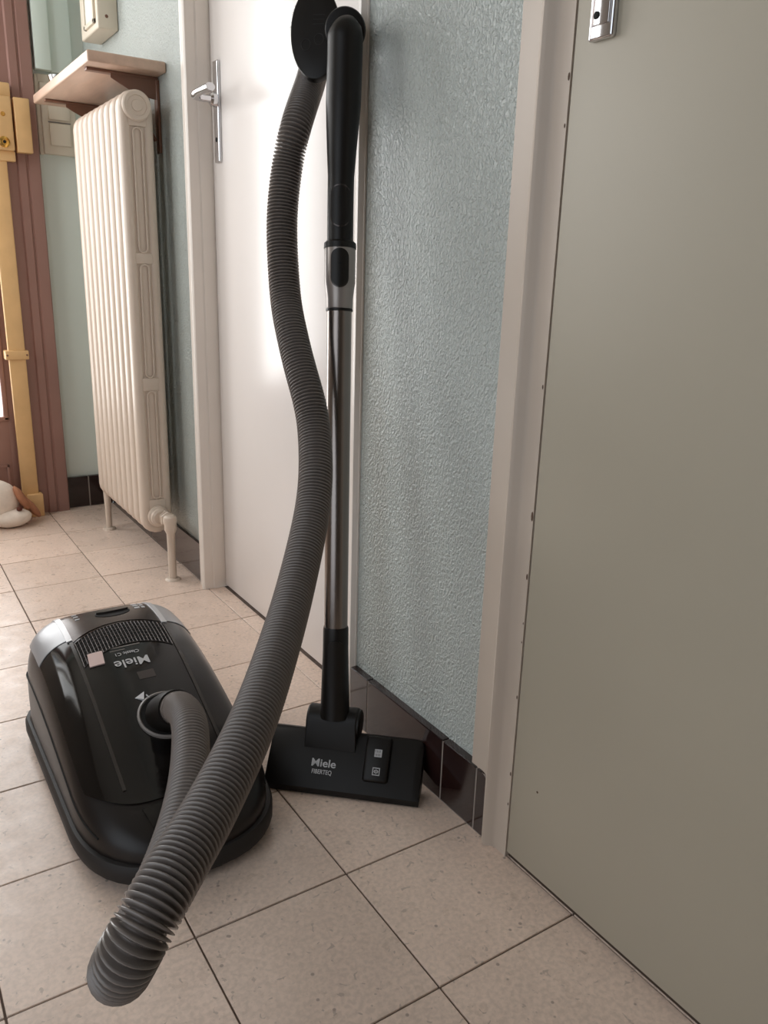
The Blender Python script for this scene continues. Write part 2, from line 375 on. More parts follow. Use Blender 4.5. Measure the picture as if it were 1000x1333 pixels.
lk = empty('door_bolt_lock', (-.245, 1.82, 0), 'ochre painted multi point lock with long vertical bars on the brown entrance door', 'door lock')
box('lock_case', MT['yellow'], lk, -.300, -.206, 1.790, 1.8415, 1.026, 1.160, .004, 3)
box('strike_plate', MT['yellow'], lk, -.200, -.160, 1.792, 1.8225, 1.024, 1.160, .003, 3)
lathe('key_cylinder', MT['brass'], lk, [(.014, 0), (.014, .004), (.011, .006), (.006, .006)], (-.232, 1.7905, 1.046), (0, -1, 0), 28)
lathe('keyhole', MT['void'], lk, [(.004, 0), (.004, .001)], (-.232, 1.7843, 1.046), (0, -1, 0), 12)
lathe('screw', MT['brass'], lk, [(.006, 0), (.005, .002)], (-.229, 1.7903, 1.115), (0, -1, 0), 16)
box('bar', MT['yellow'], lk, -.273, -.227, 1.806, 1.822, .012, 1.003, .004, 2)
box('bar', MT['yellow'], lk, -.273, -.205, 1.802, 1.824, 1.000, 1.0265, .003, 2)
box('bar', MT['yellow'], lk, -.273, -.203, 1.806, 1.822, 1.1595, 1.195, .004, 2)
gd = box('bar_guide', MT['yellow'], lk, -.282, -.219, 1.800, 1.8415, .470, .496, .003, 2)
for x in (-.2245, -.2765): lathe('screw', MT['bracket'], gd, [(.003, 0), (.002, .001)], (x, 1.7998, .483), (0, -1, 0), 12)
box('floor_socket', MT['yellow'], lk, -.262, -.218, 1.792, 1.828, .0, .070, .003, 2)

# teal junction box and socket plate on the back wall
jb = empty('junction_box', (-.08, 1.856, 1.243), 'pale teal painted box on the back wall beside the brown door frame', 'wall box')
box('case', MT['teal'], jb, -.130, -.088, 1.824, 1.8555, 1.243, 1.62, .003)
box('lid', MT['teal'], jb, -.0875, -.030, 1.836, 1.8555, 1.2425, 1.62, .002)
so = empty('socket_plate', (-.085, 1.856, 1.03), 'ivory double switch plate on the back wall behind the radiator shelf', 'switch')
pl_ = box('plate', MT['ivory'], so, -.122, -.030, 1.840, 1.8555, 1.032, 1.215, .004, 3)
box('backing', MT['ivory'], so, -.132, -.121, 1.848, 1.8555, 1.030, 1.235, .002)
for z0, z1 in ((1.056, 1.112), (1.122, 1.185)): box('rocker', MT['ivory'], so, -.104, -.048, 1.834, 1.842, z0, z1, .002)
box('seam', MT['grey'], so, -.106, -.046, 1.8388, 1.8402, 1.1145, 1.1175, .0003)
box('backing', MT['ivory'], so, -.124, -.040, 1.846, 1.8555, 1.2155, 1.236, .002)

# intercom on the right wall
ic = empty('door_intercom', (0, 1.6, 1.28), 'beige wall box with a pale front window above the radiator shelf', 'intercom')
box('case', MT['ivory'], ic, -.044, WX-.0005, 1.498, 1.660, 1.288, 1.56, .004, 3)
box('front_panel', MT['plain'], ic, -.0465, -.043, 1.525, 1.600, 1.312, 1.54, .001)
bm = bmesh.new()
for y0, y1, z0, z1 in ((1.515, 1.525, 1.302, 1.55), (1.600, 1.610, 1.302, 1.55), (1.515, 1.610, 1.302, 1.312)): add_box(bm, -.050, -.043, y0, y1, z0, z1, .0012)
finish('window_rim', tomesh(bm), MT['ivory'], ic)
lathe('screw', MT['bracket'], ic, [(.004, 0), (.003, .001)], (-.022, 1.4979, 1.316), (0, -1, 0), 14)

# ------------------------------------------------------------------ radiator
RX, RY0, PT, NS = -.066, 1.150, .0485, 9
rad = empty('radiator', (RX, RY0, 0), 'cream painted column radiator on the wall under the wooden shelf', 'radiator')
def section_mesh():
    bm = bmesh.new(); hw, zb, zt, r = .0245, .117, 1.086, .0245
    path = []
    def seg(a, b, n): path.extend([a.lerp(b, i/n) for i in range(n)])
    cx = 0.
    zs0, zs1 = zb+r, zt-r
    for i in range(10): path.append(Vector((-hw, 0, zs0+(zs1-zs0)*i/10)))
    for i in range(9): a = PI - PI*i/9; path.append(Vector((hw*math.cos(a), 0, zs1+r*math.sin(a))))
    for i in range(10): path.append(Vector((hw, 0, zs1+(zs0-zs1)*i/10)))
    for i in range(9): a = -PI*i/9; path.append(Vector((hw*math.cos(a), 0, zs0+r*math.sin(a))))
    add_tube(bm, path, 1., 14, close=True, ref=Vector((0, 1, 0)), sx=.0200, sy=.0135, pw=2.5)
    add_box(bm, -.016, .016, -.0150, .0150, .13, 1.08, 0)
    for z0, z1 in ((.194, .455), (.488, .741), (.767, 1.024)):
        lp = [Vector((.0095*math.cos(a), 0, z1-.0095+.0095*math.sin(a))) for a in (0, .5, 1.05, 1.57, 2.1, 2.64, PI)] + [Vector((-.0095*math.cos(a), 0, z0+.0095-.0095*math.sin(a))) for a in (0, .5, 1.05, 1.57, 2.1, 2.64, PI)]
        for y in (-.0180, .0180): add_tube(bm, [q+Vector((0, y, 0)) for q in lp], .0024, 8, close=True, ref=Vector((0, 1, 0)))
    for z0, z1 in ((.125, .192), (.456, .487), (.742, .766), (1.026, 1.085)): add_box(bm, -.020, .020, -.0200, .0200, z0, z1, .003, 2)
    for z in (.150, 1.068):
        add_lathe(bm, [(.021, -.0243), (.024, -.018), (.024, .018), (.021, .0243)], (0, 0, z), (0, 1, 0), 20)
    return tomesh(bm, 'radiator_section')
sme = section_mesh(); sme.materials.append(MT['enamel']); sme.shade_smooth(); sme.set_sharp_from_angle(angle=math.radians(40))
for i in range(NS):
    o = bpy.data.objects.new('radiator_section', sme); C.objects.link(o); o.parent = rad
    o.location = (0, .0243 + i*PT, 0)
lathe('end_plug', MT['enamel'], rad, [(.031, 0), (.031, .005), (.028, .008), (.021, .008), (.020, .006), (.012, .006), (.011, .0085), (.004, .009)], (RX, 1.1545, 1.066), (0, -1, 0), 40)
lathe('end_plug', MT['enamel'], rad, [(.026, 0), (.026, .010), (.022, .013), (.0215, .020), (.016, .024)], (RX, 1.1545, .150), (0, -1, 0), 36)
tube('leg', MT['enamel'], rad, [(-.083, 1.573, .122), (-.083, 1.573, .05), (-.083, 1.573, .004)], [.011, .0085, .0085], 16)
tube('foot', MT['enamel'], rad, [(-.083, 1.573, .006), (-.083, 1.573, 0)], [.016, .019], 20)
bm = bmesh.new()
add_lathe(bm, [(.018, 0), (.018, .010), (.015, .011), (.015, .016), (.019, .017), (.019, .026), (.013, .028), (.013, .032)], (-.055, 1.135, .150), (0, -1, 0), 6)
add_lathe(bm, [(.010, 0), (.015, .004), (.017, .012), (.015, .022), (.010, .026)], (-.0545, 1.1, .138), (0, 0, 1), 20)
finish('valve', tomesh(bm), MT['enamel'], rad)
tube('pipe', MT['enamel'], rad, [(-.0545, 1.098, .150), (-.0545, 1.098, .128), (-.0545, 1.098, .118), (-.0545, 1.098, .06), (-.0545, 1.098, 0)], [.0145, .0145, .010, .0095, .0095], 18)
tube('pipe_collar', MT['enamel'], rad, [(-.0545, 1.098, .005), (-.0545, 1.098, 0)], [.015, .019], 22)

# ------------------------------------------------------------------ shelf over the radiator
sh = empty('radiator_shelf', (-.08, 1.42, 1.135), 'varnished wooden shelf on brown folding brackets above the radiator', 'shelf')
box('board', MT['shelf'], sh, -.160, WX-.0005, 1.160, 1.738, 1.140, 1.162, .004, 3)
def bracket(y):
    bm = bmesh.new()
    add_box(bm, -.150, WX-.003, y-.010, y+.010, 1.134, 1.1395, .001)
    add_box(bm, WX-.0065, WX-.0005, y-.011, y+.011, .985, 1.134, .001)
    b = finish('bracket', tomesh(bm), MT['bracket'], sh)
    bm = bmesh.new(); n = 10
    a = [(-.100, 1.134), (-.100, 1.126), (-.085, 1.118), (-.040, 1.098), (-.002, 1.094), (-.002, 1.134)]
    f = [bm.verts.new((x, y-.0085, z)) for x, z in a]; g_ = [bm.verts.new((x, y-.0055, z)) for x, z in a]
    bm.faces.new(f); bm.faces.new(g_[::-1])
    for i in range(len(a)): bm.faces.new((f[i], f[(i+1) % 6], g_[(i+1) % 6], g_[i]))
    finish('gusset', tomesh(bm), MT['bracket'], b)
    tube('brace_rod', MT['bracket'], b, [(-.005, y, 1.01), (-.016, y, 1.03), (-.018, y, 1.095)], .004, 10)
bracket(1.222); bracket(1.648)
ds = empty('glass_dish', (-.115, 1.585, 1.162), 'small clear glass dish lying on the far end of the radiator shelf', 'dish')
bm = bmesh.new(); add_lathe(bm, [(.012, 0), (.024, .001), (.030, .010), (.033, .024), (.0315, .024), (.028, .011), (.022, .004), (.001, .003)], (-.115, 1.595, 1.1621), (0, 0, 1), 28)
finish('bowl', tomesh(bm), MT['dish'], ds)
bx = empty('small_dark_box', (-.105, 1.515, 1.162), 'tiny dark box on the radiator shelf in front of the glass dish', 'box')
box('case', MT['rubber'], bx, -.128, -.108, 1.51, 1.54, 1.1621, 1.178, .002)
box('cap', MT['ivory'], bx, -.128, -.108, 1.541, 1.548, 1.1621, 1.186, .001)

# ------------------------------------------------------------------ plush dog by the entrance door
pd = empty('plush_dog', (-.36, 1.765, 0), 'white plush dog with brown ears lying on the floor at the entrance door', 'plush toy')
def blob(bm, c, r, n=20, rot=0.):
    t = bmesh.new(); bmesh.ops.create_uvsphere(t, u_segments=n, v_segments=n//2+2, radius=1)
    for v in t.verts: v.co *= 1 + .03*math.sin(7*v.co.x+3*v.co.y)*math.cos(6*v.co.z)
    t.transform(Matrix.Translation(c) @ Matrix.Rotation(rot, 4, 'Y') @ Matrix.Diagonal((*r, 1)))
    me = bpy.data.meshes.new('t'); t.to_mesh(me); t.free(); bm.from_mesh(me); bpy.data.meshes.remove(me)
bm = bmesh.new()
blob(bm, (-.355, 1.752, .072), (.065, .045, .066)); blob(bm, (-.62, 1.755, .058), (.24, .05, .058)); blob(bm, (-.41, 1.75, .06), (.07, .045, .055))
bmesh.ops.remove_doubles(bm, verts=bm.verts, dist=.0001)
bd = finish('body', tomesh(bm), MT['plushw'], pd)
rm = bd.modifiers.new('remesh', 'REMESH'); rm.mode = 'VOXEL'; rm.voxel_size = .008; rm.use_smooth_shade = True
sm2 = bd.modifiers.new('smooth', 'SMOOTH'); sm2.iterations = 6; sm2.factor = .6
bm = bmesh.new(); blob(bm, (-.318, 1.722, .026), (.052, .036, .026), rot=-.08); finish('muzzle', tomesh(bm), MT['plushw'], pd)
bm = bmesh.new(); blob(bm, (-.288, 1.735, .080), (.012, .026, .040), rot=-.45); finish('ear', tomesh(bm), MT['plushb'], pd)
bm = bmesh.new(); blob(bm, (-.262, 1.752, .046), (.012, .022, .042), rot=-.6); finish('ear', tomesh(bm), MT['plushb'], pd)
bm = bmesh.new(); blob(bm, (-.300, 1.708, .055), (.008, .008, .007)); finish('nose', tomesh(bm), MT['plushd'], pd)

# ------------------------------------------------------------------ vacuum cleaner
VX = -.355
vc = empty('vacuum_cleaner', (VX, .33, 0), 'glossy black canister vacuum cleaner with grey hose and upright steel wand on the tiled floor', 'vacuum cleaner')
HP = [(.085, .052), (.095, .060), (.11, .069), (.13, .079), (.16, .090), (.20, .107), (.25, .130), (.30, .152), (.35, .172), (.40, .187), (.44, .195), (.48, .199), (.52, .197), (.55, .187), (.57, .170), (.58, .154), (.585, .138)]
Y0, Y1, W0, NN = .085, .585, .127, 4.2
def hgt(y):
    for (a, ha), (b, hb) in zip(HP, HP[1:]):
        if a <= y <= b:
            t = (y-a)/(b-a); return ha+(hb-ha)*t
    return HP[0][1] if y < Y0 else HP[-1][1]
def hs(y): return sum(hgt(min(Y1, max(Y0, y+d))) for d in (-.012, -.006, 0, .006, .012))/5 if Y0+.02 < y < Y1-.03 else hgt(y)
def hw(y, wmax=W0, grow=0.):
    f = 1.
    ya, yb = Y0-grow, Y1+grow
    if y < ya+.15: t = 1-(max(0, y-ya))/.15; f = min(f, max(0, 1-t**2.5)**(1/2.5))
    if y > yb-.075: t = 1-(max(0, yb-y))/.075; f = min(f, max(0, 1-t**2.4)**(1/2.4))
    return max((wmax+grow)*f*(1-.0*y), .004)
ZB = .028
def top(x, y, off=0.):
    """point on the upper shell; x is the offset from the axis."""
    def z(x, y):
        q = min(.999, abs(x)/hw(y)); return ZB+(hs(y)-ZB)*(1-q**NN)**(1/NN)
    p = Vector((VX+x, y, z(x, y)))
    if off:
        e = .002; n = Vector((-(z(x+e, y)-z(x-e, y))/(2*e), -(z(x, y+e)-z(x, y-e))/(2*e), 1)).normalized(); p += n*off
    return p
ys = [Y0+.0005, Y0+.003, Y0+.008, Y0+.016, Y0+.028, Y0+.042] + [Y0+.06+i*.02 for i in range(19)] + [.535, .545, .555, .563, .570, .576, .580, .583, .5847]
bm = bmesh.new(); rings = []
for y in ys:
    r = []
    for k in range(61):
        a = PI*k/60; c, s = math.cos(a), math.sin(a)
        r.append(Vector((VX + hw(y)*math.copysign(abs(c)**(2/NN), c), y, ZB+(hs(y)-ZB)*abs(s)**(2/NN))))
    r += [Vector((VX - hw(y)*.98*(1-2*k/6), y, ZB-.004)) for k in range(1, 6)]
    rings.append(r)
add_rings(bm, rings)
body = finish('canister', tomesh(bm), MT['satin'], vc, smooth=True, angle=60)
def patch(name, m, parent, xf, yf, nu, nv, off, skirt=.004):
    """solid plate lying on the shell: xf(u,v), yf(u,v) with u,v in 0..1."""
    bm = bmesh.new(); tp = []; bt = []
    for i in range(nu+1):
        tp.append([bm.verts.new(top(xf(i/nu, j/nv), yf(i/nu, j/nv), off)) for j in range(nv+1)])
        bt.append([bm.verts.new(top(xf(i/nu, j/nv), yf(i/nu, j/nv), off-skirt)) for j in range(nv+1)])
    for i in range(nu):
        for j in range(nv):
            bm.faces.new((tp[i][j], tp[i+1][j], tp[i+1][j+1], tp[i][j+1])); bm.faces.new((bt[i][j], bt[i][j+1], bt[i+1][j+1], bt[i+1][j]))
    def wall(a, b):
        for k in range(len(a)-1): bm.faces.new((a[k], a[k+1], b[k+1], b[k]))
    wall(tp[0], bt[0]); wall(tp[-1], bt[-1]); wall([r[0] for r in tp], [r[0] for r in bt]); wall([r[-1] for r in tp], [r[-1] for r in bt])
    return finish(name, tomesh(bm), m, parent, smooth=True, angle=40)
YC = .445
YS = lambda x: .464+.06*x-5.5*x*x          # front edge of the silver rear panel
L_ = .895
# gloss lid
def lx(u, v):
    y = ly(u, v); return (2*u-1)*L_*hw(y)*(1-.0*v)
def ly(u, v):
    x = (2*u-1)*.112; yf = .150+.05*abs(2*u-1)**5; return yf+(.478-yf)*v
lid = patch('lid', MT['gloss'], body, lx, ly, 40, 40, .0022)
# silver corners and dark control panel at the rear
def rear(name, m, a, b, off):
    xr = lambda u, v: (a+(b-a)*u) if max(abs(a), abs(b)) < .1 else (a+(b-a)*u)*min(1, hw(yr(u, v))/W0)
    def yr(u, v):
        x = a+(b-a)*u; y0 = YS(x) if abs(a+b) < .01 else YC+.04*x*(1 if x > 0 else -1)*0; return y0+(.574-3.2*max(0, abs(x)-.05)**1.6-y0)*v
    return patch(name, m, body, xr, yr, 16, 16, off)
rear('rear_panel', MT['silver'], -.114, -.0745, .0032); rear('rear_panel', MT['silver'], .0745, .114, .0032)
ctl = rear('control_panel', MT['dgrey'], -.0675, .0675, .0032)
for s in (-1, 1):
    patch('strip', MT['strip'], body, lambda u, v: s*(.0675+.0075*u), lambda u, v: YC-.006+(.566-YC)*v, 4, 14, .0050, .005)
    patch('ridge', MT['ridge'], body, lambda u, v: s*(.068+.0045*u), lambda u, v: .175+(YC-.006-.175)*v, 4, 24, .0036, .003)
# vent grille
def gy(x, v): return YS(x)-.062+.056*v
vent = patch('vent', MT['void'], body, lambda u, v: (2*u-1)*.0655, lambda u, v: gy((2*u-1)*.0655, v), 20, 6, .0024, .002)
bm = bmesh.new()
def wire(pts, r=.00075):
    add_tube(bm, pts, r, 5, ref=Vector((0, 0, 1)) if abs((pts[1]-pts[0]).z) < .9*(pts[1]-pts[0]).length else Vector((1, 0, 0)))
NC, NR = 25, 7
for i in range(NC+1):
    x = -.0655+.131*i/NC; wire([top(x, gy(x, j/8), .0030) for j in range(9)])
for j in range(NR+1):
    wire([top(-.0655+.131*i/30, gy(-.0655+.131*i/30, j/NR), .0030) for i in range(31)])
finish('grille', tomesh(bm), MT['dgrey'], body)['kind'] = 'stuff'
# control knob: dark bowl with a finger ridge
kc = (.008, .500)
kn = patch('knob', MT['void'], body, lambda u, v: kc[0]+.027*(2*u-1), lambda u, v: kc[1]+.015*(2*v-1)*math.sqrt(max(.02, 1-(2*u-1)**2)), 24, 8, .0040, .002)
patch('knob_ridge', MT['dgrey'], body, lambda u, v: kc[0]+.025*(2*u-1), lambda u, v: kc[1]+.003+.0035*(2*v-1)*math.sqrt(max(.05, 1-(2*u-1)**2)), 20, 4, .0072, .005)
def mark(x0, x1, y0, y1, m=MT['print']):
    patch('marking', m, body, lambda u, v: x0+(x1-x0)*u, lambda u, v: y0+(y1-y0)*v, 3, 3, .0038, .001)
for k in range(3): mark(.044, .052, .528-.011*k, .522-.011*k); mark(.055, .060, .528-.011*k, .522-.011*k)
for k in range(3): mark(-.050, -.043, .525-.012*k, .522-.012*k)
# printing on the lid: reads from the rear of the machine
def lid_text(s, size, bold, x, y, parent, sx=1.):
    me = text_mesh(s, size, bold, depth=0., sx=sx)
    for v in me.vertices: v.co = top(x-v.co.x, y-v.co.y, .0034)
    return finish('lettering', me, MT['print'], parent, smooth=False)
lid_text('Miele', .0225, .00025, -.002, .362, body, 1.05)
lid_text('Classic C1', .0085, .0001, -.004, .382, body)
def lmark(x0, x1, y0, y1, m): patch('marking', m, body, lambda u, v: x0+(x1-x0)*u, lambda u, v: y0+(y1-y0)*v, 6, 2, .0028, .0008)
lmark(-.026, .020, .3965, .3985, MT['grey']); lmark(-.026, -.004, .3905, .392, MT['grey'])
patch('reflection_patch', MT['reflection_patch'], body, lambda u, v: -.060+.021*u+.003*v, lambda u, v: .370+.026*v, 4, 4, .0046, .002)  # pale patch painted in place of a reflection on the lid
lmark(-.002, .022, .327, .341, MT['dgrey'])  # no print here: grey patch painted as a faint reflection
# lower front flap, seam lines
patch('front_flap', MT['gloss'], body, lambda u, v: (2*u-1)*.058*(1-.15*(1-v)), lambda u, v: .104+.040*v, 14, 8, .0018, .003)
def side_seam(s):
    pts = []
    for k in range(40):
        y = .545-(.545-.150)*k/39; x = s*hw(y)*.985
        q = .985; z = ZB+(hs(y)-ZB)*(1-q**NN)**(1/NN)
        pts.append(Vector((VX+x, y, z)))
    tube('seam', MT['void'], body, pts, .0014, 6)
side_seam(-1); side_seam(1)
# rubber bumper around front and sides
foot = []
for k in range(81):
    a = -1+2*k/80
    foot.append(a)
pts = []
yl = [.560-.0125*i for i in range(34)] ; yl = [y for y in yl if y > Y0+.06] + [Y0+.045, Y0+.03, Y0+.018, Y0+.009, Y0+.003, Y0-.002, Y0-.0055]
for y in yl: pts.append((-hw(y, W0, .006), y))
pts = pts + [(-.02, Y0-.0058), (0, Y0-.0060), (.02, Y0-.0058)] + [(-x, y) for x, y in pts[::-1]]
bm = bmesh.new(); rings = []
for i, (x, y) in enumerate(pts):
    a = Vector((*pts[max(0, i-1)], 0)); b = Vector((*pts[min(len(pts)-1, i+1)], 0)); t = (b-a).normalized(); nrm = Vector((t.y, -t.x, 0))
    if nrm.dot(Vector((x, y-.33, 0))) < 0: nrm = -nrm
    p = Vector((VX+x, y, 0))
    rings.append([p+nrm*o_+Vector((0, 0, z)) for o_, z in ((-.012, .014), (-.001, .013), (.001, .018), (.001, .032), (-.002, .038), (-.012, .039))])
add_rings(bm, rings)
finish('bumper', tomesh(bm), MT['rubber'], body, smooth=True, angle=40)
for x, y, r in ((-.118, .50, .030), (.118, .50, .030)): lathe('wheel', MT['rubber'], body, [(.022, 0), (r, .003), (r, .015), (.022, .018)], (VX+x-.009, y, r), (1, 0, 0), 28)
lathe('caster', MT['rubber'], body, [(.010, 0), (.014, .002), (.014, .012), (.010, .014)], (VX-.007, .17, .014), (1, 0, 0), 20)

# hose inlet on the lid
SP = top(.014, .261, 0); e = .01
SN = (top(.014, .261, .1)-SP).normalized()
lathe('inlet_ring', MT['grey'], body, [(.0395, .001), (.0395, .0055), (.037, .0068), (.0355, .0055), (.0355, .001)], SP, SN, 48)
lathe('inlet', MT['void'], body, [(.0356, .001), (.0356, .0045), (.001, .0046)], SP, SN, 40)
for ang in (-2.6, -1.4, .4):
    u, v = frame_for(SN, Vector((0, 0, 1))); d = u*math.cos(ang)+v*math.sin(ang)
    tube('tick', MT['print'], body, [SP+SN*.006+d*.036, SP+SN*.006+d*.043], .0009, 6)
u_, v_ = frame_for(SN, Vector((0, 0, 1)))
bm = bmesh.new()
q0 = top(-.012, .296, .003); a_ = [q0+Vector((-.006, .003, .0)), q0+Vector((.009, .010, .003)), q0+Vector((.004, -.006, 0))]
f = [bm.verts.new(p+SN*.0012) for p in a_]; g2 = [bm.verts.new(p-SN*.004) for p in a_]; bm.faces.new(f); bm.faces.new(g2[::-1])
for i in range(3): bm.faces.new((f[i], f[(i+1) % 3], g2[(i+1) % 3], g2[i]))
finish('marker', tomesh(bm), MT['print'], body)

# hose
HPTS = [SP+SN*.002, SP+SN*.024+Vector((.003, -.014, 0)), (-.3440, 0.1837, 0.1858), (-.3600, .1065, .2089), (-0.3849, 0.0339, 0.2103), (-0.4123, -0.0309, 0.2137), (-0.4466, -0.0963, 0.2163), (-0.4829, -0.1557, 0.2211), (-0.5128, -0.2057, 0.2335), (-0.5322, -0.2420, 0.2496), (-0.5420, -0.2679, 0.2673), (-0.5436, -0.2861, 0.2889), (-0.5352, -0.2910, 0.3090), (-0.5163, -0.2793, 0.3237), (-0.4886, -0.2549, 0.3315), (-0.4546, -0.2217, 0.3375), (-.3983, -.162, .3525), (-.3418, -.0901, .3671), (-.2728, .0013, .3953), (-.2082, .0847, .4474), (-.1774, .1291, .491), (-.155, .1756, .5395), (-.1489, .2022, .5751), (-.145, .234, .6114), (-.1381, .2746, .6585), (-.1289, .3117, .7079), (-.1174, .3434, .7999), (-0.1021, 0.3567, 0.8756), (-0.0872, 0.3577, 0.9301), (-0.0381, 0.4104, 0.9966), (-0.0177, 0.4397, 1.0224)]
PITCH, SUB = .0050, 8
fine = smooth_path(HPTS, .002)
for _ in range(30): fine = fine[:2] + [(fine[i-1]+fine[i]*2+fine[i+1])/4 for i in range(2, len(fine)-2)] + fine[-2:]
def resample(pts, step_at):
    """walk along pts with a step that depends on the distance travelled."""
    out = [pts[0]]; need = step_at(0.); acc = 0.; s_ = 0.
    for a, b in zip(pts, pts[1:]):
        l = (b-a).length
        while acc + l >= need:
            t = (need-acc)/l; a = a.lerp(b, t); l = (b-a).length; s_ += need; acc = 0.; need = step_at(s_); out.append(a.copy())
        acc += l
    return out
def pitch(s_): return .0048 + .0016*min(1, max(0, (.50-s_)/.12)) - .0008*max(0, 1-abs(s_-.62)/.13)   # ribs close up a little in the tight loop
hp_ = resample(fine, lambda s_: pitch(s_)/SUB)
prof = [.0146, .0148, .0168, .0202, .0217, .0217, .0202, .0168]
n_s = int(.030/(.0064/SUB))
bm = bmesh.new(); add_tube(bm, hp_[n_s:], [prof[i % SUB] for i in range(len(hp_)-n_s)], 24)
hose = finish('hose', tomesh(bm), MT['hose'], vc, smooth=True, angle=180)
cp = hp_[:int(.058/(.0064/SUB))]
tube('hose_cuff', MT['black'], hose, cp[::6], [.030-.006*min(1, i/(len(cp)/6)*1.0) for i in range(len(cp[::6]))], 28)
cp2 = hp_[int(.055/(.0064/SUB)):int(.072/(.0064/SUB))]
tube('hose_sleeve', MT['hose'], hose, cp2[::4], .0221, 28)

# wand: floor head
Fp = Vector((-.131, .138, 0)); ua = Vector((.739, -.674, 0)); vb = Vector((.674, .739, 0)); zz = Vector((0, 0, 1))
def nz(u, v, w_): return Fp + ua*u + vb*v + zz*w_
head = None
bm = bmesh.new(); rings = []
prf = [(0, .002), (0, .011), (.004, .016), (.052, .070), (.058, .074), (.064, .072), (.066, .064), (.062, .030), (.040, .004), (.036, .002)]
for u, k in ((-.1155, .80), (-.1145, .93), (-.111, 1.), (-.05, 1.), (0, 1), (.05, 1), (.104, 1.), (.112, .98), (.1150, .93), (.1155, .85)):
    rings.append([nz(u, .03+(v-.03)*(k if v > .03 else 1), .002+(w_-.002)*k) for v, w_ in prf])
add_rings(bm, rings)
head = finish('floor_head', tomesh(bm), MT['black'], vc, smooth=True, angle=30)
TN = Vector((0, -.7474, .6644)); # normal of the sloping face in (u,v,w): (0,-dw,dv)
def face_pt(u, s, off=0.):
    """s metres up the sloping face from its lower edge."""
    v = .004+s*.6644; w_ = .016+s*.7474
    return nz(u, v, w_) + (vb*(-.7474)+zz*.6644)*off
def face_box(name, m, parent, u0, u1, s0, s1, off, th, bev=.002):
    bm = bmesh.new(); add_box(bm, u0, u1, s0, s1, off-th, off, bev, 3)
    for v in bm.verts: v.co = face_pt(v.co.x, v.co.y, v.co.z)
    return finish(name, tomesh(bm), m, parent)
def face_text(s, size, bold, u, sp, parent, sx=1.):
    me = text_mesh(s, size, bold, depth=.0002, sx=sx)
    for v in me.vertices: v.co = face_pt(u+v.co.x, sp+v.co.y, .0005+v.co.z)
    return finish('lettering', me, MT['print'], parent, smooth=False)
face_text('Miele', .0155, .0002, -.030, .030, head, 1.12)
face_text('FIBERTEQ', .0088, .0001, -.031, .0175, head, .80)
ped = face_box('pedal', MT['black'], head, .030, .068, .012, .078, .007, .010, .005)
for s0, kind in ((.053, 0), (.027, 1)):
    bm = bmesh.new(); c0 = .050; h_ = .0055
    def bar_(u0, u1, s_0, s_1):
        add_box(bm, u0, u1, s_0, s_1, .0068, .0074, 0)
    a, b = c0-h_, c0+h_; l, t = s0-h_, s0+h_
    bar_(a, b, l, l+.0012); bar_(a, b, t-.0012, t); bar_(a, a+.0012, l, t); bar_(b-.0012, b, l, t)
    if kind == 0:
        for k in range(4): bar_(a+.0018+k*.0022, a+.0032+k*.0022, l+.0012, t-.0012)
        bar_(a, b, s0-.0007, s0+.0007)
    else:
        for k in range(8):
            an = 2*PI*k/8; cu_, cs = c0+.0026*math.cos(an), s0+.0021*math.sin(an); bar_(cu_-.0008, cu_+.0008, cs-.0007, cs+.0007)
        bar_(c0-.0006, c0+.0006, s0-.0006, s0+.0006)
    for v in bm.verts: v.co = face_pt(v.co.x, v.co.y, v.co.z)
    finish('symbol', tomesh(bm), MT['print'], head)
# swivel housing (a block on the slope with a lying drum)
TB = Vector((-.105, .200, .122)); TT = Vector((-.060, .280, .771)); TD = (TT-TB).normalized()
hu = -.023
bm = bmesh.new(); rings = []
for u, k in ((-.040, .90), (-.0375, 1.), (.0345, 1.), (.037, .92)):
    ring = []
    for i in range(20):
        a = -PI*.62+PI*1.35*i/19
        ring.append(nz(hu+u, .066+.022*k*math.sin(a), .086+.0235*k*math.cos(a)))
    ring += [nz(hu+u, .0375, .0545), nz(hu+u, .040, .050), nz(hu+u, .062, .056)]
    rings.append(ring)
for ring in rings:
    for q_ in ring: bm.verts.new(q_)
res = bmesh.ops.convex_hull(bm, input=bm.verts)
bmesh.ops.delete(bm, geom=[v for v in bm.verts if not v.link_faces], context='VERTS')
finish('swivel_housing', tomesh(bm), MT['black'], head, smooth=True, angle=30)
lathe('hinge_cap', MT['black'], head, [(.021, 0), (.021, .004), (.018, .006), (.010, .006)], nz(hu+.035, .066, .086), ua, 28)
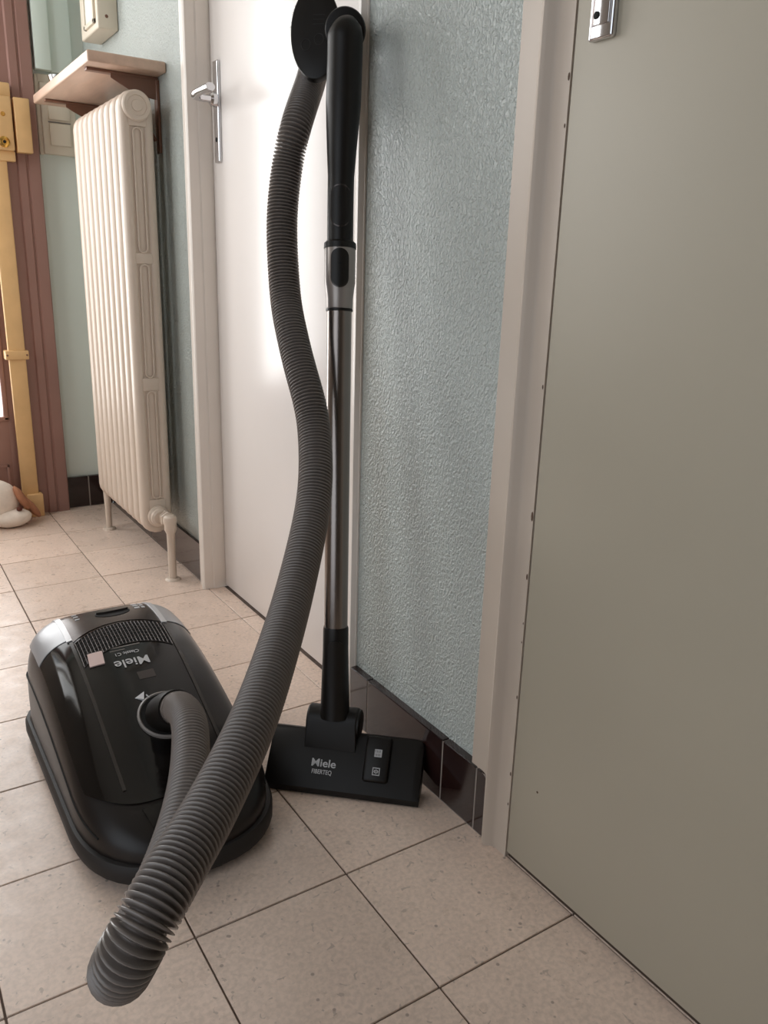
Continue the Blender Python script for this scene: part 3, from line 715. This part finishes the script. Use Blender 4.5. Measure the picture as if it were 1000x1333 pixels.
# connecting socket, tube, cuff, handle
def along(z): return TB + TD*((z-TB.z)/TD.z)
tb = bmesh.new()
add_tube(tb, [along(z) for z in (.098, .115, .15, .20, .232, .236)], [.0225, .0215, .0205, .0190, .0188, .0178], 28)
sock = finish('tube_socket', tomesh(tb), MT['black'], head, smooth=True, angle=40)
FR = Vector((-.50, -.86, 0)).normalized()
FS = Vector((0, 0, 1)).cross(FR)
def clip(name, m, parent, z0, z1, half, r, th=.004, segs=18):
    """oval button wrapped on the front of the wand."""
    bm = bmesh.new(); n = 8; outer = []; 
    zc = (z0+z1)/2; L = (z1-z0)/2
    grid_o, grid_i = [], []
    for i in range(segs+1):
        z = zc-L*math.cos(PI*i/segs); d = abs(z-zc)-(L-half); wd = half if d <= 0 else math.sqrt(max(1e-7, half*half-d*d))
        ro, ri = [], []
        for j in range(n+1):
            s = wd*(2*j/n-1); an = s/r
            for lst, rr in ((ro, r+th), (ri, r-.003)): lst.append(bm.verts.new(along(z) + FR*(rr*math.cos(an)) + FS*(rr*math.sin(an))))
        grid_o.append(ro); grid_i.append(ri)
    for i in range(segs):
        for j in range(n):
            bm.faces.new((grid_o[i][j], grid_o[i][j+1], grid_o[i+1][j+1], grid_o[i+1][j])); bm.faces.new((grid_i[i][j], grid_i[i+1][j], grid_i[i+1][j+1], grid_i[i][j+1]))
        for j in (0, n): bm.faces.new((grid_o[i][j], grid_o[i+1][j], grid_i[i+1][j], grid_i[i][j]))
    for i in (0, segs):
        for j in range(n): bm.faces.new((grid_o[i][j], grid_o[i][j+1], grid_i[i][j+1], grid_i[i][j]))
    return finish(name, tomesh(bm), m, parent, smooth=True, angle=40)
clip('socket_clip', MT['black'], head, .150, .222, .011, .0192, .003)
wand = tube('steel_tube', MT['steel'], vc, [along(z) for z in (.225, .40, .55, .690)], .0172, 36)
def ring_z(name, m, parent, zr, n=36, pw=2.):
    return tube(name, m, parent, [along(z) for z, r in zr], [r for z, r in zr], n)
ring_z('cuff', MT['cuff'], wand, [(.687, .0178), (.6885, .0185), (.700, .0187), (.712, .0200), (.722, .0214), (.766, .0216), (.768, .0210)])
ring_z('cuff_band', MT['black'], wand, [(.6835, .0180), (.684, .0187), (.6868, .0187), (.6872, .018)])
ring_z('cuff_collar', MT['black'], wand, [(.7665, .0208), (.767, .0224), (.774, .0220), (.7765, .019)])
clip('button_rim', MT['dgrey'], wand, .7165, .768, .0122, .0212, .0016)
clip('release_button', MT['black'], wand, .7185, .768, .0105, .0212, .0027)
clip('button_seam', MT['void'], wand, .7475, .7490, .0108, .0214, .0027, 2)
# handle: straight grip, bend at the top turning back to the hose
hpth = [along(.772), along(.84), (-.0545, .288, .90), (-.0495, .294, .95), (-.0455, .299, 1.0), (-.0442, .3008, 1.025), (-.0438, .3013, 1.036)]
hpth = smooth_path(hpth, .006)
rr = []
for p_ in hpth:
    z = p_.z; r = .0180 if z < .86 else .0180+.0055*min(1, (z-.86)/.09)
    rr.append(r)
for k in range(4): rr.append((.0215, .0175, .011, .003)[k]); hpth.append(Vector((-.0434, .302+.003*k, 1.0355+(.006, .011, .0145, .016)[k])))
handle = tube('handle', MT['black'], vc, hpth, rr, 32)
clip('button_rim', MT['dgrey'], handle, .795, .850, .0130, .0178, .0022)
clip('handle_button', MT['black'], handle, .797, .848, .0115, .0178, .0036)
clip('button_seam', MT['void'], handle, .832, .8335, .0110, .0178, .0040, 2)
vd = Vector((-.50, -.84, -.12)).normalized()
lathe('swivel_ring', MT['black'], handle, [(.022, -.010), (.0258, -.009), (.0272, -.005), (.0272, .003), (.0258, .006), (.022, .0065)], Vector((-.0359, .3150, 1.0453)), vd, 44)
tube('hose_joint', MT['black'], handle, smooth_path([(-0.0195, .318, 1.046), (-0.0110, .345, 1.047), (-.006, .378, 1.047), (-.004, .408, 1.044), (-.010, .420, 1.034), (-0.0177, 0.4397, 1.0224)], .006), .0115, 28)

# dusting brush: oval black plate with a bristle fringe
br = empty('dusting_brush', (-.10, .27, 1.0), 'round black dusting brush clipped beside the wand handle at the top', 'brush')
bc = Vector((-0.0578, 0.3584, 1.0479)); bn = Vector((-.66, -.74, .22)).normalized()
bs = Vector((0, 0, 1)).cross(bn); bs = -bs.normalized() if bs.x < 0 else bs.normalized(); bu = bn.cross(bs); bu = bu if bu.z > 0 else -bu
tl = .06
def bp(a, r, off=0.): 
    x, y = 0.0350*r*math.cos(a), .0625*r*math.sin(a)
    return bc + bs*(x*math.cos(tl)-y*math.sin(tl)) + bu*(x*math.sin(tl)+y*math.cos(tl)) + bn*off
bm = bmesh.new(); add_rings(bm, [[bp(2*PI*j/48, r, o_) for j in range(48)] for r, o_ in ((.93, -.012), (1.0, -.010), (1.0, -.002), (.98, .0005), (.93, .0014), (.5, .0018))])
plate = finish('plate', tomesh(bm), MT['black'], br, smooth=True, angle=40)
bm = bmesh.new()
for (x, y) in ((-.012, -.017), (.006, -.010)):
    c = bc + bs*x + bu*y + bn*.0017
    k = 18; rg = [c + bs*(.0065*math.cos(2*PI*j/k)) + bu*(.0075*math.sin(2*PI*j/k)) for j in range(k)]
    add_tube(bm, rg, .0006, 6, close=True, ref=bn)
for q in range(3): add_tube(bm, [bc+bs*(-.004+.0*q)+bu*(.010+.006*q)+bn*.0016, bc+bs*(.012)+bu*(.010+.006*q)+bn*.0016], .0005, 6)
finish('embossed_mark', tomesh(bm), MT['rubber'], plate)
bm = bmesh.new()
for k in range(420):
    a = random.uniform(2.45, 2.98); r = random.uniform(.80, .97)
    p0 = bp(a, r, -.010); p1 = bp(a, r*random.uniform(1.16, 1.32), -.020+random.uniform(-.004, .004))
    d = (p1-p0).normalized(); u, v = frame_for(d, Vector((0, 0, 1)))
    a1 = [bm.verts.new(p0+u*.0006*math.cos(t)+v*.0006*math.sin(t)) for t in (0, 2.1, 4.2)]; ap = bm.verts.new(p1)
    for i in range(3): bm.faces.new((a1[i], a1[(i+1) % 3], ap))
fr = finish('bristles', tomesh(bm), MT['rubber'], br, smooth=False); fr['kind'] = 'stuff'
